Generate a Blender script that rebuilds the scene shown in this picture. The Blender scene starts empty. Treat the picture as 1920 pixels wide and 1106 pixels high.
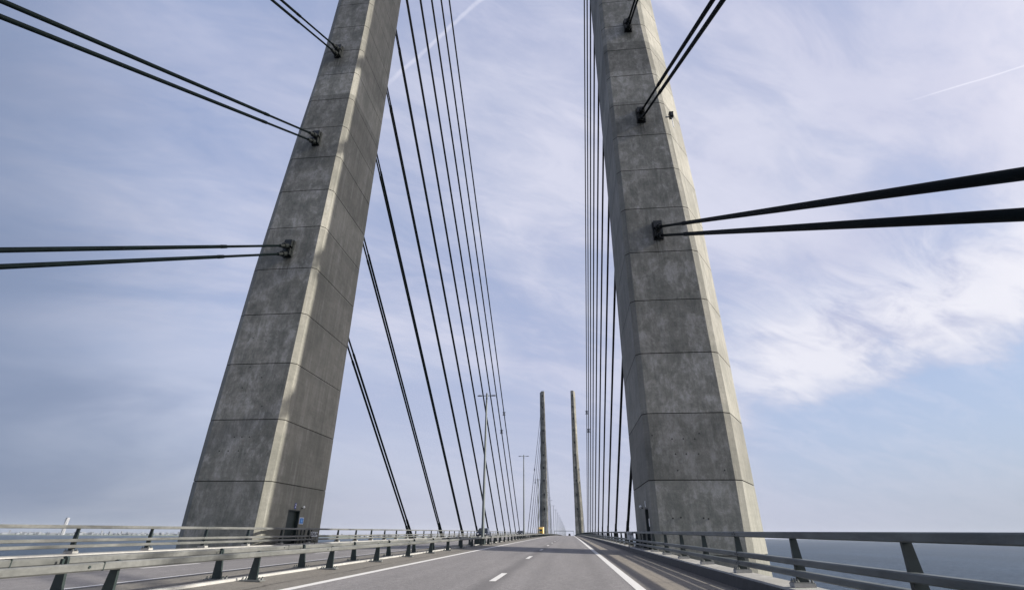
import bpy, bmesh, math, random
from mathutils import Vector, Matrix
random.seed(7)
scene = bpy.context.scene
COL = scene.collection
C0 = -7.93                      # centre line of the bridge (camera stands at X=0)
YN, YF = 40.6, 540.6            # pylon centre lines
SUN_EL, SUN_AZ = math.radians(25.2), math.radians(-0.75)   # measured from +X towards +Y

def prof(y):
    """height of the deck along the bridge, relative to the camera's spot"""
    return 0.8 - (y - 260.0) ** 2 / 84500.0

def left_lift(x):
    t = max(0.0, min(1.0, (C0 - x) / 1.5))
    return 0.05 * t

def gz(x, y):
    """road surface height"""
    w = abs(x - C0)
    return -1.11 - 0.02 * w + prof(y) + left_lift(x)

# ------------------------------------------------------------------ helpers
def tag(o, label=None, cat=None, group=None, kind=None):
    if label: o['label'] = label
    if cat: o['category'] = cat
    if group: o['group'] = group
    if kind: o['kind'] = kind
    return o

def thing(name, label, cat, loc=(0, 0, 0), rz=0.0, group=None):
    o = bpy.data.objects.new(name, None)
    o.empty_display_size = 0.5
    COL.objects.link(o)
    o.location = loc
    o.rotation_euler = (0, 0, rz)
    return tag(o, label, cat, group)

class MB:
    def __init__(s):
        s.v, s.f, s.m, s.sm = [], [], [], []
    def add(s, verts, faces, mi=0, smooth=False):
        b = len(s.v)
        s.v += [tuple(v) for v in verts]
        for f in faces:
            s.f.append(tuple(b + i for i in f)); s.m.append(mi); s.sm.append(smooth)
    def box(s, x0, x1, y0, y1, z0, z1, mi=0):
        s.add([(x0,y0,z0),(x1,y0,z0),(x1,y1,z0),(x0,y1,z0),(x0,y0,z1),(x1,y0,z1),(x1,y1,z1),(x0,y1,z1)],
              [(0,3,2,1),(4,5,6,7),(0,1,5,4),(1,2,6,5),(2,3,7,6),(3,0,4,7)], mi)
    def frustum(s, b, t, z0, z1, mi=0):
        """b, t = (x0,x1,y0,y1) at the bottom and at the top"""
        s.add([(b[0],b[2],z0),(b[1],b[2],z0),(b[1],b[3],z0),(b[0],b[3],z0),
               (t[0],t[2],z1),(t[1],t[2],z1),(t[1],t[3],z1),(t[0],t[3],z1)],
              [(0,3,2,1),(4,5,6,7),(0,1,5,4),(1,2,6,5),(2,3,7,6),(3,0,4,7)], mi)
    def tube(s, p, q, r0, r1=None, n=10, mi=0, caps=True, smooth=True):
        p, q = Vector(p), Vector(q)
        r1 = r0 if r1 is None else r1
        d = (q - p).normalized()
        a = d.cross(Vector((0, 0, 1)))
        if a.length < 1e-4: a = Vector((1, 0, 0))
        a.normalize(); b = d.cross(a)
        vs = []
        for c, r in ((p, r0), (q, r1)):
            for i in range(n):
                t = 2 * math.pi * i / n
                vs.append(c + a * (r * math.cos(t)) + b * (r * math.sin(t)))
        s.add(vs, [(i, (i+1) % n, n + (i+1) % n, n + i) for i in range(n)], mi, smooth)
        if caps:
            s.add(vs[:n], [tuple(range(n-1, -1, -1))], mi)
            s.add(vs[n:], [tuple(range(n))], mi)
    def sphere(s, c, rx, ry, rz, n=12, m=8, mi=0):
        vs = [(c[0], c[1], c[2] - rz)]
        for j in range(1, m):
            ph = -math.pi/2 + math.pi * j / m
            for i in range(n):
                th = 2*math.pi*i/n
                vs.append((c[0]+rx*math.cos(ph)*math.cos(th), c[1]+ry*math.cos(ph)*math.sin(th), c[2]+rz*math.sin(ph)))
        vs.append((c[0], c[1], c[2] + rz))
        fs = [(0, 1+(i+1) % n, 1+i) for i in range(n)]
        for j in range(m-2):
            for i in range(n):
                a = 1+j*n; fs.append((a+i, a+(i+1) % n, a+n+(i+1) % n, a+n+i))
        a = 1+(m-2)*n; fs += [(a+i, a+(i+1) % n, len(vs)-1) for i in range(n)]
        s.add(vs, fs, mi, True)
    def loft(s, sect, ys, mi=0, closed=True):
        """sect(y) -> list of (x,z); one ring for each y"""
        rings = [[(x, y, z) for x, z in sect(y)] for y in ys]
        n = len(rings[0]); vs = [v for r in rings for v in r]; fs = []
        for j in range(len(rings)-1):
            for i in range(n if closed else n-1):
                k = (i+1) % n
                fs.append((j*n+i, j*n+k, (j+1)*n+k, (j+1)*n+i))
        if closed:
            fs.append(tuple(range(n))); fs.append(tuple((len(rings)-1)*n + i for i in range(n-1, -1, -1)))
        s.add(vs, fs, mi)
    def mesh(s, name, mats):
        me = bpy.data.meshes.new(name)
        me.from_pydata(s.v, [], s.f)
        for m in (mats if isinstance(mats, (list, tuple)) else [mats]): me.materials.append(m)
        me.polygons.foreach_set('material_index', s.m)
        me.polygons.foreach_set('use_smooth', s.sm)
        me.update()
        bm = bmesh.new(); bm.from_mesh(me)
        bmesh.ops.recalc_face_normals(bm, faces=bm.faces)
        bm.to_mesh(me); bm.free()
        return me
    def build(s, name, mats, parent=None, flip=None):
        o = bpy.data.objects.new(name, s.mesh(name, mats))
        COL.objects.link(o)
        if parent: o.parent = parent
        return o

def put(name, mesh, parent=None, loc=(0, 0, 0)):
    o = bpy.data.objects.new(name, mesh); COL.objects.link(o)
    if parent: o.parent = parent
    o.location = loc
    return o

def copy_tree(o, parent=None):
    c = o.copy(); COL.objects.link(c); c.parent = parent
    for ch in [k for k in COL.objects if k.parent == o]:
        copy_tree(ch, c)
    return c

# ------------------------------------------------------------------ materials
class N:
    """tiny node helper"""
    def __init__(s, tree): s.t = tree; s.L = tree.links
    def node(s, typ, **kw):
        n = s.t.nodes.new(typ)
        for k, v in kw.items(): setattr(n, k, v)
        return n
    def link(s, a, b): s.L.new(a, b)
    def val(s, sock, v):
        if hasattr(v, 'is_output') or isinstance(v, bpy.types.NodeSocket): s.link(v, sock)
        else: sock.default_value = v
    def math(s, op, a, b=0.0, c=0.0, clamp=False):
        n = s.node('ShaderNodeMath', operation=op); n.use_clamp = clamp
        s.val(n.inputs[0], a); s.val(n.inputs[1], b)
        if op in ('MULTIPLY_ADD', 'WRAP', 'SMOOTH_MIN', 'SMOOTH_MAX', 'COMPARE'): s.val(n.inputs[2], c)
        return n.outputs[0]
    def noise(s, vec, scale, detail=6, rough=0.55, dist=0.0, out='Fac'):
        n = s.node('ShaderNodeTexNoise')
        if vec is not None: s.link(vec, n.inputs['Vector'])
        n.inputs['Scale'].default_value = scale; n.inputs['Detail'].default_value = detail
        n.inputs['Roughness'].default_value = rough; n.inputs['Distortion'].default_value = dist
        return n.outputs[out]
    def mapping(s, vec, scale=(1, 1, 1), rot=(0, 0, 0), loc=(0, 0, 0)):
        n = s.node('ShaderNodeMapping'); s.link(vec, n.inputs['Vector'])
        n.inputs['Scale'].default_value = scale; n.inputs['Rotation'].default_value = rot; n.inputs['Location'].default_value = loc
        return n.outputs[0]
    def ramp(s, fac, stops):
        n = s.node('ShaderNodeValToRGB'); s.link(fac, n.inputs[0])
        el = n.color_ramp.elements
        while len(el) < len(stops): el.new(0.5)
        for e, (p, c) in zip(el, stops):
            e.position = p; e.color = (c, c, c, 1) if isinstance(c, (int, float)) else (c[0], c[1], c[2], 1)
        return n.outputs[0]
    def mix(s, fac, a, b, mode='MIX'):
        n = s.node('ShaderNodeMix', data_type='RGBA', blend_type=mode)
        s.val(n.inputs[0], fac)
        for i, v in ((6, a), (7, b)):
            if isinstance(v, bpy.types.NodeSocket): s.link(v, n.inputs[i])
            else: n.inputs[i].default_value = (v[0], v[1], v[2], 1)
        return n.outputs[2]
    def step(s, x, a, b):
        """smooth 0..1 between a and b"""
        n = s.node('ShaderNodeMapRange', interpolation_type='SMOOTHSTEP')
        s.val(n.inputs[0], x); n.inputs[1].default_value = a; n.inputs[2].default_value = b
        return n.outputs[0]

def mat(name):
    m = bpy.data.materials.new(name); m.use_nodes = True
    n = N(m.node_tree); b = m.node_tree.nodes['Principled BSDF']
    return m, n, b

def objco(n):
    return n.node('ShaderNodeTexCoord').outputs['Object']

def bump(n, b, h, strength, dist):
    k = n.node('ShaderNodeBump'); k.inputs['Strength'].default_value = strength; k.inputs['Distance'].default_value = dist
    n.link(h, k.inputs['Height']); n.link(k.outputs[0], b.inputs['Normal'])

def simple(name, col, rough=0.6, metal=0.0, var=0.15, scale=3.0, bmp=0.0):
    m, n, b = mat(name)
    c = objco(n)
    f = n.ramp(n.noise(c, scale, 6, 0.6), [(0.3, 1 - var), (0.7, 1 + var)])
    n.link(n.mix(1.0, col, f, 'MULTIPLY'), b.inputs['Base Color'])
    b.inputs['Roughness'].default_value = rough; b.inputs['Metallic'].default_value = metal
    if bmp: bump(n, b, n.noise(c, scale * 6, 4), 0.4, bmp)
    return m

def concrete(name, base, dark, tint, stain=1.0, lifts=True):
    m, n, b = mat(name)
    c = objco(n)
    big = n.noise(c, 0.25, 7, 0.6, 0.2)
    mid = n.noise(n.mapping(c, (1, 1, 0.8)), 0.8, 10, 0.70, 0.2)
    fine = n.noise(c, 5.0, 8, 0.75)
    streak = n.noise(n.mapping(c, (2.6, 2.6, 0.10)), 1.0, 8, 0.66, 0.25)
    thin = n.noise(n.mapping(c, (9.0, 9.0, 0.22)), 1.0, 5, 0.6)
    boards = n.noise(n.mapping(c, (0.25, 0.25, 5.5)), 1.0, 4, 0.6)
    col = n.mix(n.ramp(big, [(0.30, 0.25), (0.62, 1.0)]), dark, base)
    col = n.mix(n.ramp(mid, [(0.34, 0.5 * stain), (0.50, 0.0)]), col, dark)
    pale = n.math('MULTIPLY', n.ramp(streak, [(0.50, 0.0), (0.68, 0.75)]), n.ramp(mid, [(0.42, 0.1), (0.58, 1.0)]))
    col = n.mix(pale, col, tint)
    col = n.mix(n.ramp(streak, [(0.32, 0.55 * stain), (0.45, 0.0)]), col, dark)
    col = n.mix(n.math('MULTIPLY', n.ramp(thin, [(0.56, 0.0), (0.72, 0.6)]), n.ramp(big, [(0.4, 0.1), (0.6, 1.0)])), col, tint)
    col = n.mix(1.0, col, n.ramp(boards, [(0.35, 0.95), (0.65, 1.05)]), 'MULTIPLY')
    col = n.mix(1.0, col, n.ramp(fine, [(0.3, 0.88), (0.7, 1.12)]), 'MULTIPLY')
    if lifts:
        # blotchy stains on the faces square to the road, doubling as painted shade
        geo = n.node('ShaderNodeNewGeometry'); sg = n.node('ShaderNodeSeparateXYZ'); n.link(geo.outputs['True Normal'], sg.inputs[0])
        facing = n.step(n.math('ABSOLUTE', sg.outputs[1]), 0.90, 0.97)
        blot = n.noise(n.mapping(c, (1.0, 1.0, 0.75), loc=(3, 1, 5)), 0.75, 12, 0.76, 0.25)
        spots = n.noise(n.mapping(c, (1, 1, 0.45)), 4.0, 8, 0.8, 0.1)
        grime_shade = n.math('MULTIPLY', n.ramp(blot, [(0.40, 1.0), (0.53, 0.0)]), n.ramp(spots, [(0.42, 1.0), (0.56, 0.45)]))
        col = n.mix(n.math('MULTIPLY', n.math('MULTIPLY', grime_shade, facing), 0.72), col, (dark[0] * 0.60, dark[1] * 0.65, dark[2] * 0.66))
        light = n.math('MULTIPLY', n.ramp(blot, [(0.50, 0.0), (0.60, 1.0)]), n.ramp(spots, [(0.42, 0.15), (0.54, 1.0)]))
        col = n.mix(n.math('MULTIPLY', n.math('MULTIPLY', light, facing), 0.75), col, (tint[0] * 1.08, tint[1] * 1.08, tint[2] * 1.10))
        sep = n.node('ShaderNodeSeparateXYZ'); n.link(c, sep.inputs[0])
        idx = n.math('FLOOR', n.math('DIVIDE', n.math('SUBTRACT', sep.outputs[2], 3.3), 4.36))
        oi = n.node('ShaderNodeObjectInfo')
        # rust and water runs below the cable anchors
        ax = n.math('ABSOLUTE', n.math('SUBTRACT', n.math('ABSOLUTE', sep.outputs[0]), 16.15))
        fa = n.math('FRACT', n.math('DIVIDE', n.math('SUBTRACT', sep.outputs[2], 22.3), 13.2))
        run = n.math('MULTIPLY', n.math('MULTIPLY', n.step(fa, 0.74, 0.99), n.step(ax, 0.75, 0.15)), n.step(sep.outputs[2], 14.0, 18.0))
        run = n.math('MULTIPLY', n.math('MULTIPLY', run, facing), n.ramp(thin, [(0.38, 0.2), (0.60, 1.0)]))
        col = n.mix(n.math('MULTIPLY', run, 0.85), col, (dark[0] * 0.45, dark[1] * 0.45, dark[2] * 0.42))
        w = n.node('ShaderNodeTexWhiteNoise', noise_dimensions='1D')
        n.link(n.math('ADD', idx, n.math('MULTIPLY', oi.outputs['Random'], 31.0)), w.inputs['W'])
        col = n.mix(1.0, col, n.ramp(w.outputs['Value'], [(0.0, 0.74), (1.0, 1.16)]), 'MULTIPLY')
        fr = n.math('FRACT', n.math('DIVIDE', n.math('SUBTRACT', sep.outputs[2], 3.3), 4.36))
        edge = n.math('MULTIPLY', n.step(fr, 0.80, 1.0), n.ramp(thin, [(0.40, 0.15), (0.62, 1.0)]))
        col = n.mix(n.math('MULTIPLY', edge, 0.45), col, dark)
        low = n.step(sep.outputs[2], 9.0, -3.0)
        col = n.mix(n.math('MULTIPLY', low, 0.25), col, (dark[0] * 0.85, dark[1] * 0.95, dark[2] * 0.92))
    n.link(col, b.inputs['Base Color'])
    b.inputs['Roughness'].default_value = 0.85
    bump(n, b, n.math('ADD', n.math('MULTIPLY', mid, 0.5), fine), 0.5, 0.03)
    return m

M = {}
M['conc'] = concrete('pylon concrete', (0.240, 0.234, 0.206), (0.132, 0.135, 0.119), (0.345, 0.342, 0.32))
M['joint'] = simple('dark lift joint', (0.045, 0.045, 0.04), 0.9)
M['parapet'] = concrete('parapet concrete', (0.33, 0.33, 0.32), (0.22, 0.22, 0.21), (0.4, 0.4, 0.39), 0.6, False)
M['deckside'] = simple('deck concrete', (0.28, 0.28, 0.27), 0.85, var=0.2, scale=0.5)
M['dark_steel'] = simple('dark green steel', (0.013, 0.024, 0.024), 0.5, 0.0, 0.3, 4)
M['plate'] = simple('black cast steel', (0.010, 0.013, 0.014), 0.42, 0.3, 0.3, 3)
M['galv'] = simple('weathered zinc', (0.19, 0.20, 0.20), 0.5, 0.55, 0.25, 6)
M['lamp_steel'] = simple('lamp mast zinc', (0.13, 0.15, 0.155), 0.5, 0.3, 0.15, 1.5)
M['lamp_head'] = simple('lamp housing', (0.10, 0.11, 0.125), 0.5, 0.2, 0.1, 3)
M['door'] = simple('dark green door', (0.012, 0.022, 0.020), 0.5, 0.1, 0.4, 2)
M['black'] = simple('black rubber', (0.012, 0.012, 0.012), 0.8)
M['white'] = simple('white paint', (0.78, 0.79, 0.79), 0.5, 0, 0.06, 5)
M['blue'] = simple('blue sign paint', (0.02, 0.16, 0.52), 0.4, 0, 0.1, 6)
M['navy'] = simple('navy figure', (0.05, 0.07, 0.30), 0.5)
M['truck'] = simple('yellow truck paint', (0.62, 0.38, 0.04), 0.35, 0, 0.05, 2)
M['cream'] = simple('cream box panel', (0.66, 0.52, 0.28), 0.45, 0, 0.08, 1)
M['carpaint'] = simple('dark blue car paint', (0.012, 0.018, 0.035), 0.2, 0.4, 0.05, 1)
M['carpaint_grey'] = simple('dark grey car paint', (0.03, 0.032, 0.036), 0.25, 0.4, 0.05, 1)
M['glass'] = simple('dark vehicle glass', (0.02, 0.025, 0.03), 0.08, 0.0, 0.1, 1)
M['lens'] = simple('headlight lens', (0.8, 0.82, 0.85), 0.15, 0, 0.02, 2)
M['red'] = simple('tail light', (0.35, 0.01, 0.01), 0.3)
M['kerb_dark'] = simple('dark kerb face', (0.028, 0.03, 0.033), 0.75, 0, 0.3, 4)
M['land'] = simple('coast land', (0.10, 0.13, 0.075), 0.9, 0, 0.35, 0.002)
M['housewall'] = simple('pale city facades', (0.135, 0.15, 0.175), 0.7, 0, 0.4, 0.01)
M['tower'] = simple('white tower cladding', (0.24, 0.25, 0.27), 0.5, 0, 0.05, 0.02)

def cable_mat():
    m, n, b = mat('black ribbed cable sheath')
    c = objco(n)
    w = n.node('ShaderNodeTexWave', wave_type='BANDS', bands_direction='Z', wave_profile='SAW')
    n.link(c, w.inputs['Vector']); w.inputs['Scale'].default_value = 1.15
    w.inputs['Distortion'].default_value = 0.4
    f = n.ramp(w.outputs['Fac'], [(0.0, 1.8), (0.10, 1.0), (0.9, 1.0), (1.0, 0.5)])
    g = n.ramp(n.noise(c, 0.8, 5), [(0.35, 0.7), (0.65, 1.35)])
    n.link(n.mix(1.0, n.mix(1.0, (0.0018, 0.0042, 0.005), f, 'MULTIPLY'), g, 'MULTIPLY'), b.inputs['Base Color'])
    b.inputs['Roughness'].default_value = 0.6
    b.inputs['Specular IOR Level'].default_value = 0.04
    return m
M['cable'] = cable_mat()

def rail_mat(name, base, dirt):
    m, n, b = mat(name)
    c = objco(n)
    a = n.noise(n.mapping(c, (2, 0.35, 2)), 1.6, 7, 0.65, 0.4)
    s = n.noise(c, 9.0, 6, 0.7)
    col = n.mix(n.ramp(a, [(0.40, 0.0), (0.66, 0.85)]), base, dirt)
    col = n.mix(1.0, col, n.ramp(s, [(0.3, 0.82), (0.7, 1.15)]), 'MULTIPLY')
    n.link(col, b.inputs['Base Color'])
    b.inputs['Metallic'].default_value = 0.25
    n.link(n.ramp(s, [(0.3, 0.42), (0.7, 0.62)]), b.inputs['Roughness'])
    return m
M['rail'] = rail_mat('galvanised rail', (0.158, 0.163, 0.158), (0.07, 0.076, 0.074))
M['rail_right'] = rail_mat('galvanised rail painted shade', (0.115, 0.135, 0.142), (0.042, 0.055, 0.06))  # darker copy: shade on the right railing painted into the zinc

def asphalt(name, base, kind):
    m, n, b = mat(name)
    c = objco(n)
    sep = n.node('ShaderNodeSeparateXYZ'); n.link(c, sep.inputs[0])
    X = sep.outputs[0]
    sp = n.noise(c, 34.0, 4, 0.85)
    sp2 = n.noise(n.mapping(c, (1, 0.6, 1)), 8.0, 7, 0.85)
    big = n.noise(n.mapping(c, (1.0, 0.12, 1)), 0.9, 6, 0.6)
    col = n.mix(1.0, base, n.ramp(sp, [(0.30, 0.50), (0.5, 1.0), (0.72, 1.75)]), 'MULTIPLY')
    col = n.mix(1.0, col, n.ramp(sp2, [(0.32, 0.70), (0.68, 1.32)]), 'MULTIPLY')
    col = n.mix(1.0, col, n.ramp(big, [(0.3, 0.88), (0.7, 1.10)]), 'MULTIPLY')
    if kind == 'road':
        # worn joint between the two lanes and faint wheel paths
        jog = n.math('MULTIPLY', n.math('SUBTRACT', n.noise(n.mapping(c, (0.0, 0.25, 0)), 1.0, 3), 0.5), 0.35)
        for cx, w, a in ((-2.12, 0.42, 0.5), (-13.74, 0.42, 0.4), (-1.0, 0.4, 0.16), (0.85, 0.4, 0.16), (-4.9, 0.4, 0.15), (-3.1, 0.4, 0.13), (-11.0, 0.4, 0.12)):
            d = n.math('ABSOLUTE', n.math('SUBTRACT', n.math('ADD', X, jog), cx))
            k = n.math('MULTIPLY', n.step(d, w, 0.05), a)
            col = n.mix(k, col, (base[0] * 0.42, base[1] * 0.42, base[2] * 0.43))
    if kind == 'shoulder':  # mild bands of railing and kerb shadow painted in, plus real dark streaks
        jog = n.math('MULTIPLY', n.math('SUBTRACT', n.noise(n.mapping(c, (0.3, 0.3, 0)), 1.0, 5), 0.5), 0.22)
        xx = n.math('ADD', X, jog)
        for cx, w, cc, a in ((2.0, 0.22, (0.09, 0.088, 0.09), 0.5), (2.62, 0.42, (0.19, 0.168, 0.135), 0.5),
                             (4.3, 0.28, (0.06, 0.058, 0.055), 0.7)):
            d = n.math('ABSOLUTE', n.math('SUBTRACT', xx, cx))
            k = n.math('MULTIPLY', n.step(d, w, w * 0.45), a)
            col = n.mix(k, col, n.mix(1.0, cc, n.ramp(sp2, [(0.3, 0.75), (0.7, 1.25)]), 'MULTIPLY'))
        st = n.noise(n.mapping(c, (9.0, 0.25, 1)), 1.0, 5, 0.7)
        col = n.mix(n.ramp(st, [(0.5, 0.0), (0.75, 0.45)]), col, (0.05, 0.048, 0.05))
    n.link(col, b.inputs['Base Color'])
    b.inputs['Roughness'].default_value = 0.8
    bump(n, b, n.math('ADD', sp, sp2), 0.6, 0.006)
    return m
M['asphalt'] = asphalt('grey asphalt', (0.150, 0.145, 0.147), 'road')
M['shoulder'] = asphalt('shoulder asphalt with stains and painted shadow', (0.140, 0.130, 0.116), 'shoulder')
M['median'] = asphalt('median surfacing', (0.128, 0.120, 0.106), 'median')

def paint_mat():
    m, n, b = mat('worn road paint')
    c = objco(n)
    w = n.ramp(n.noise(n.mapping(c, (6, 1.2, 1)), 2.2, 7, 0.75), [(0.30, 0.55), (0.42, 1.0)])
    s = n.ramp(n.noise(c, 22, 4, 0.8), [(0.3, 0.85), (0.7, 1.05)])
    col = n.mix(1.0, n.mix(1.0, (0.56, 0.56, 0.55), w, 'MULTIPLY'), s, 'MULTIPLY')
    n.link(col, b.inputs['Base Color']); b.inputs['Roughness'].default_value = 0.7
    return m
M['paint'] = paint_mat()

def sea_mat():
    m, n, b = mat('sea water')
    c = objco(n)
    near = n.noise(n.mapping(c, (1, 0.55, 1), rot=(0, 0, 0.5)), 0.11, 9, 0.75, 0.4)
    wide = n.noise(n.mapping(c, (1, 0.3, 1), rot=(0, 0, 0.4)), 0.004, 5, 0.6)
    col = n.mix(n.ramp(near, [(0.38, 0.0), (0.66, 1.0)]), (0.010, 0.026, 0.050), (0.066, 0.096, 0.135))
    col = n.mix(1.0, col, n.ramp(wide, [(0.3, 0.85), (0.7, 1.15)]), 'MULTIPLY')
    n.link(col, b.inputs['Base Color'])
    b.inputs['Roughness'].default_value = 0.55
    b.inputs['Specular IOR Level'].default_value = 0.10
    bump(n, b, near, 1.0, 1.6)
    return m
M['sea'] = sea_mat()

# ------------------------------------------------------------------ the deck and road
YS = [-60, -40, -25, -15, -8, -4, 0, 4, 8, 12, 16] + list(range(20, 300, 10)) + list(range(300, 1201, 20))

def sheet(name, x0, x1, dz, m, nx=1, y0=-60, y1=1200):
    mb = MB()
    ys = [y0] + [y for y in YS if y0 < y < y1] + [y1]
    xs = [x0 + (x1 - x0) * i / nx for i in range(nx + 1)]
    mb.loft(lambda y: [(x, gz(x, y) + dz) for x in xs], ys, closed=False)
    return tag(mb.build(name, m), kind='structure')

deck = MB()
def deck_sect(y):
    p = prof(y)
    L, R = C0 - 13.1, C0 + 13.1
    return [(L, -1.45 + p), (C0, -1.14 + p), (R, -1.45 + p), (R, -1.95 + p), (C0 + 9, -2.35 + p), (C0 - 9, -2.35 + p), (L, -1.95 + p)]
deck.loft(deck_sect, YS)
tag(deck.build('bridge_deck', M['deckside']), kind='structure')

truss = MB()
for i in range(-3, 58):
    y = YN + 20.6 * i; y2 = y + 20.6; p, p2 = prof(y), prof(y2)
    for s in (-1, 1):
        x = C0 + s * 10.5
        truss.box(x - 0.5, x + 0.5, y, y2, -12.9 + p, -11.9 + p)
        truss.tube((x, y, -12.4 + p), (x, y + 10.3, -2.5 + p), 0.4, n=4, smooth=False)
        truss.tube((x, y + 10.3, -2.5 + p), (x, y2, -12.4 + p2), 0.4, n=4, smooth=False)
        truss.tube((x, y, -12.4 + p), (x, y, -2.3 + p), 0.35, n=4, smooth=False)
    truss.box(C0 - 10.5, C0 + 10.5, y - 0.4, y + 0.4, -12.8 + p, -12.0 + p)
tag(truss.build('bridge_truss', M['dark_steel']), kind='structure')

sheet('road', -5.95, 1.67, 0.0, M['asphalt'], 2)
LI, LO = 2 * C0 + 5.95, 2 * C0 - 1.67          # left carriageway inner / outer edge
sheet('road', LO, LI, 0.0, M['asphalt'], 2)
sheet('shoulder', 1.67, 4.52, 0.0, M['shoulder'], 2)
sheet('shoulder', 2 * C0 - 4.52, LO, 0.0, M['shoulder'], 2)
sheet('median', LI, -5.95, 0.0, M['median'], 4)
sheet('edge_line', 1.56, 1.82, 0.006, M['paint'])
sheet('edge_line', -6.06, -5.84, 0.006, M['paint'])
sheet('edge_line', LI - 0.10, LI + 0.10, 0.006, M['paint'])
sheet('edge_line', LO - 0.13, LO + 0.13, 0.006, M['paint'])

def dashes(name, x, first):
    mb = MB(); k = 0
    while first + 12.15 * k < 700:
        y0 = first + 12.15 * k; y1 = y0 + 2.85
        mb.add([(x - 0.09, y0, gz(x, y0) + .006), (x + 0.09, y0, gz(x, y0) + .006), (x + 0.09, y1, gz(x, y1) + .006), (x - 0.09, y1, gz(x, y1) + .006)], [(0, 1, 2, 3)])
        k += 1
    return tag(mb.build(name, M['paint']), kind='structure')
dashes('lane_line', -2.12, 15.2 - 24.3)
dashes('lane_line', 2 * C0 + 2.12, 16.9 - 24.3)

# tar seam between median surfacing and road
mb = MB()
ys = [y * 1.5 for y in range(-6, 120)]
for a, b in zip(ys[:-1], ys[1:]):
    xa = -6.72 + 0.03 * math.sin(a * 3.1) + random.uniform(-.015, .015)
    w = 0.022 + 0.01 * math.sin(a * 5)
    mb.add([(xa - w, a, gz(xa, a) + .004), (xa + w, a, gz(xa, a) + .004), (xa + w * .6, b, gz(xa, b) + .004), (xa - w * .6, b, gz(xa, b) + .004)], [(0, 1, 2, 3)])
tag(mb.build('tar_seam', M['black']), kind='structure')

# concrete edge parapets carrying the outer railings
for s in (1, -1):
    lift = 0.0 if s > 0 else 0.05
    mb = MB()
    def sec(y, s=s, lift=lift):
        p = prof(y) + lift
        return [(C0 + s * u, z + p) for u, z in ((12.46, -1.095), (12.48, -1.055), (13.12, -1.04), (13.16, -1.08), (13.16, -1.6), (12.46, -1.6))]
    mb.loft(sec, YS)
    tag(mb.build('kerb', M['parapet']), kind='structure')
    mb = MB()
    def sec2(y, s=s, lift=lift):
        p = prof(y) + lift
        return [(C0 + s * u, z + p) for u, z in ((12.32, -1.42), (12.39, -1.10), (12.455, -1.10), (12.455, -1.5))]
    mb.loft(sec2, YS)
    tag(mb.build('kerb_face_strip', M['kerb_dark']), kind='structure')  # dark strip laid over the kerb face
# low concrete drainage strip in the median
mb = MB()
mb.loft(lambda y: [(x, -1.11 + prof(y) + z) for x, z in ((-8.02, 0.0), (-8.0, 0.05), (-7.86, 0.05), (-7.84, 0.0))], YS)
tag(mb.build('median_kerb', M['parapet']), kind='structure')

# ------------------------------------------------------------------ railings
def railing(name, label, cat, s, ys, mrail, lift):
    root = thing(name, label, cat, (C0 + s * 12.83, 0, 0), group='outer bridge railings')
    # beams: (name, z top, height, depth)
    for nm, zt, h, d0, d1 in (('top_rail', 0.02, 0.135, -0.16, 0.04), ('middle_rail', -0.50, 0.125, -0.17, 0.02), ('lower_rail', -0.725, 0.125, -0.17, 0.02)):
        mb = MB()
        xa, xb = sorted((s * d0, s * d1))
        e = 0.018
        def sec(y, zt=zt, h=h, xa=xa, xb=xb):
            p = prof(y) + lift + 0.0
            return [(xa + e, zt + p), (xb - e, zt + p), (xb, zt - e + p), (xb, zt - h + e + p), (xb - e, zt - h + p), (xa + e, zt - h + p), (xa, zt - h + e + p), (xa, zt - e + p)]
        yy = [-60.0] + [y for y in ys if y < 720]
        mb.loft(sec, yy)
        for k, y in enumerate(ys):
            if k % 3 == 0 and y < 260:   # sleeve joints
                p = prof(y) + lift
                mb.box(xa - .004, xb + .004, y - .30, y - .28, zt - h + p - .004, zt + p + .004, 1)
                for q in (-.42, -.16):
                    mb.box(xa - .012, xb + .004, y + q, y + q + .035, zt - h * .62 + p, zt - h * .36 + p, 1)
        mb.build(nm, [mrail, M['dark_steel']], root)
    # posts
    def post(mb, x, y, z, full=True):
        t = 0.011
        # tapered web seen square on from the road, with a lean
        a0, a1 = -0.10, 0.13
        b0, b1 = -0.075, 0.055
        z0, z1 = z - 0.97, z - 0.105
        def X(u): return x + s * u
        xs0 = sorted((X(a0), X(a1))); xs1 = sorted((X(b0), X(b1)))
        mb.frustum((xs0[0], xs0[1], y - .05, y + .05), (xs1[0], xs1[1], y - .03, y + .03), z0, z1, 0)
        if full:
            w = sorted((X(-0.22), X(0.22)))
            mb.box(w[0], w[1], y - .14, y + .14, z0 - .075, z0, 1)
            mb.box(w[0] + .012, w[1] - .012, y - .125, y + .125, z0, z0 + .02, 2)
            for bx in (-0.17, -0.12, 0.17):
                for by in (-.09, .09):
                    mb.tube((X(bx), y + by, z0 + .018), (X(bx), y + by, z0 + .085), .017, n=6, mi=2)
                    mb.tube((X(bx), y + by, z0 + .02), (X(bx), y + by, z0 + .045), .032, n=6, mi=2)
    mb = MB(); post(mb, 0, 0, 0)
    pm = mb.mesh('post', [M['dark_steel'], M['parapet'], M['galv']])
    for y in ys[:100]:
        put('post', pm, root, (0, y, prof(y) + lift))
    mb = MB()
    for y in ys[100:]: post(mb, 0, y, prof(y) + lift, False)
    o = mb.build('distant_posts', M['dark_steel'], root); o['kind'] = 'stuff'
    return root

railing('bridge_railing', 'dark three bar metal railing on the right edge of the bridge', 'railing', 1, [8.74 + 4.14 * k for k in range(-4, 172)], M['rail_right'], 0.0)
railing('bridge_railing', 'pale three bar metal railing on the far left edge of the bridge', 'railing', -1, [21.4 + 4.17 * k for k in range(-7, 6)] + [47.9 + 4.2 * k for k in range(162)], M['rail'], 0.07)

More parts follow.
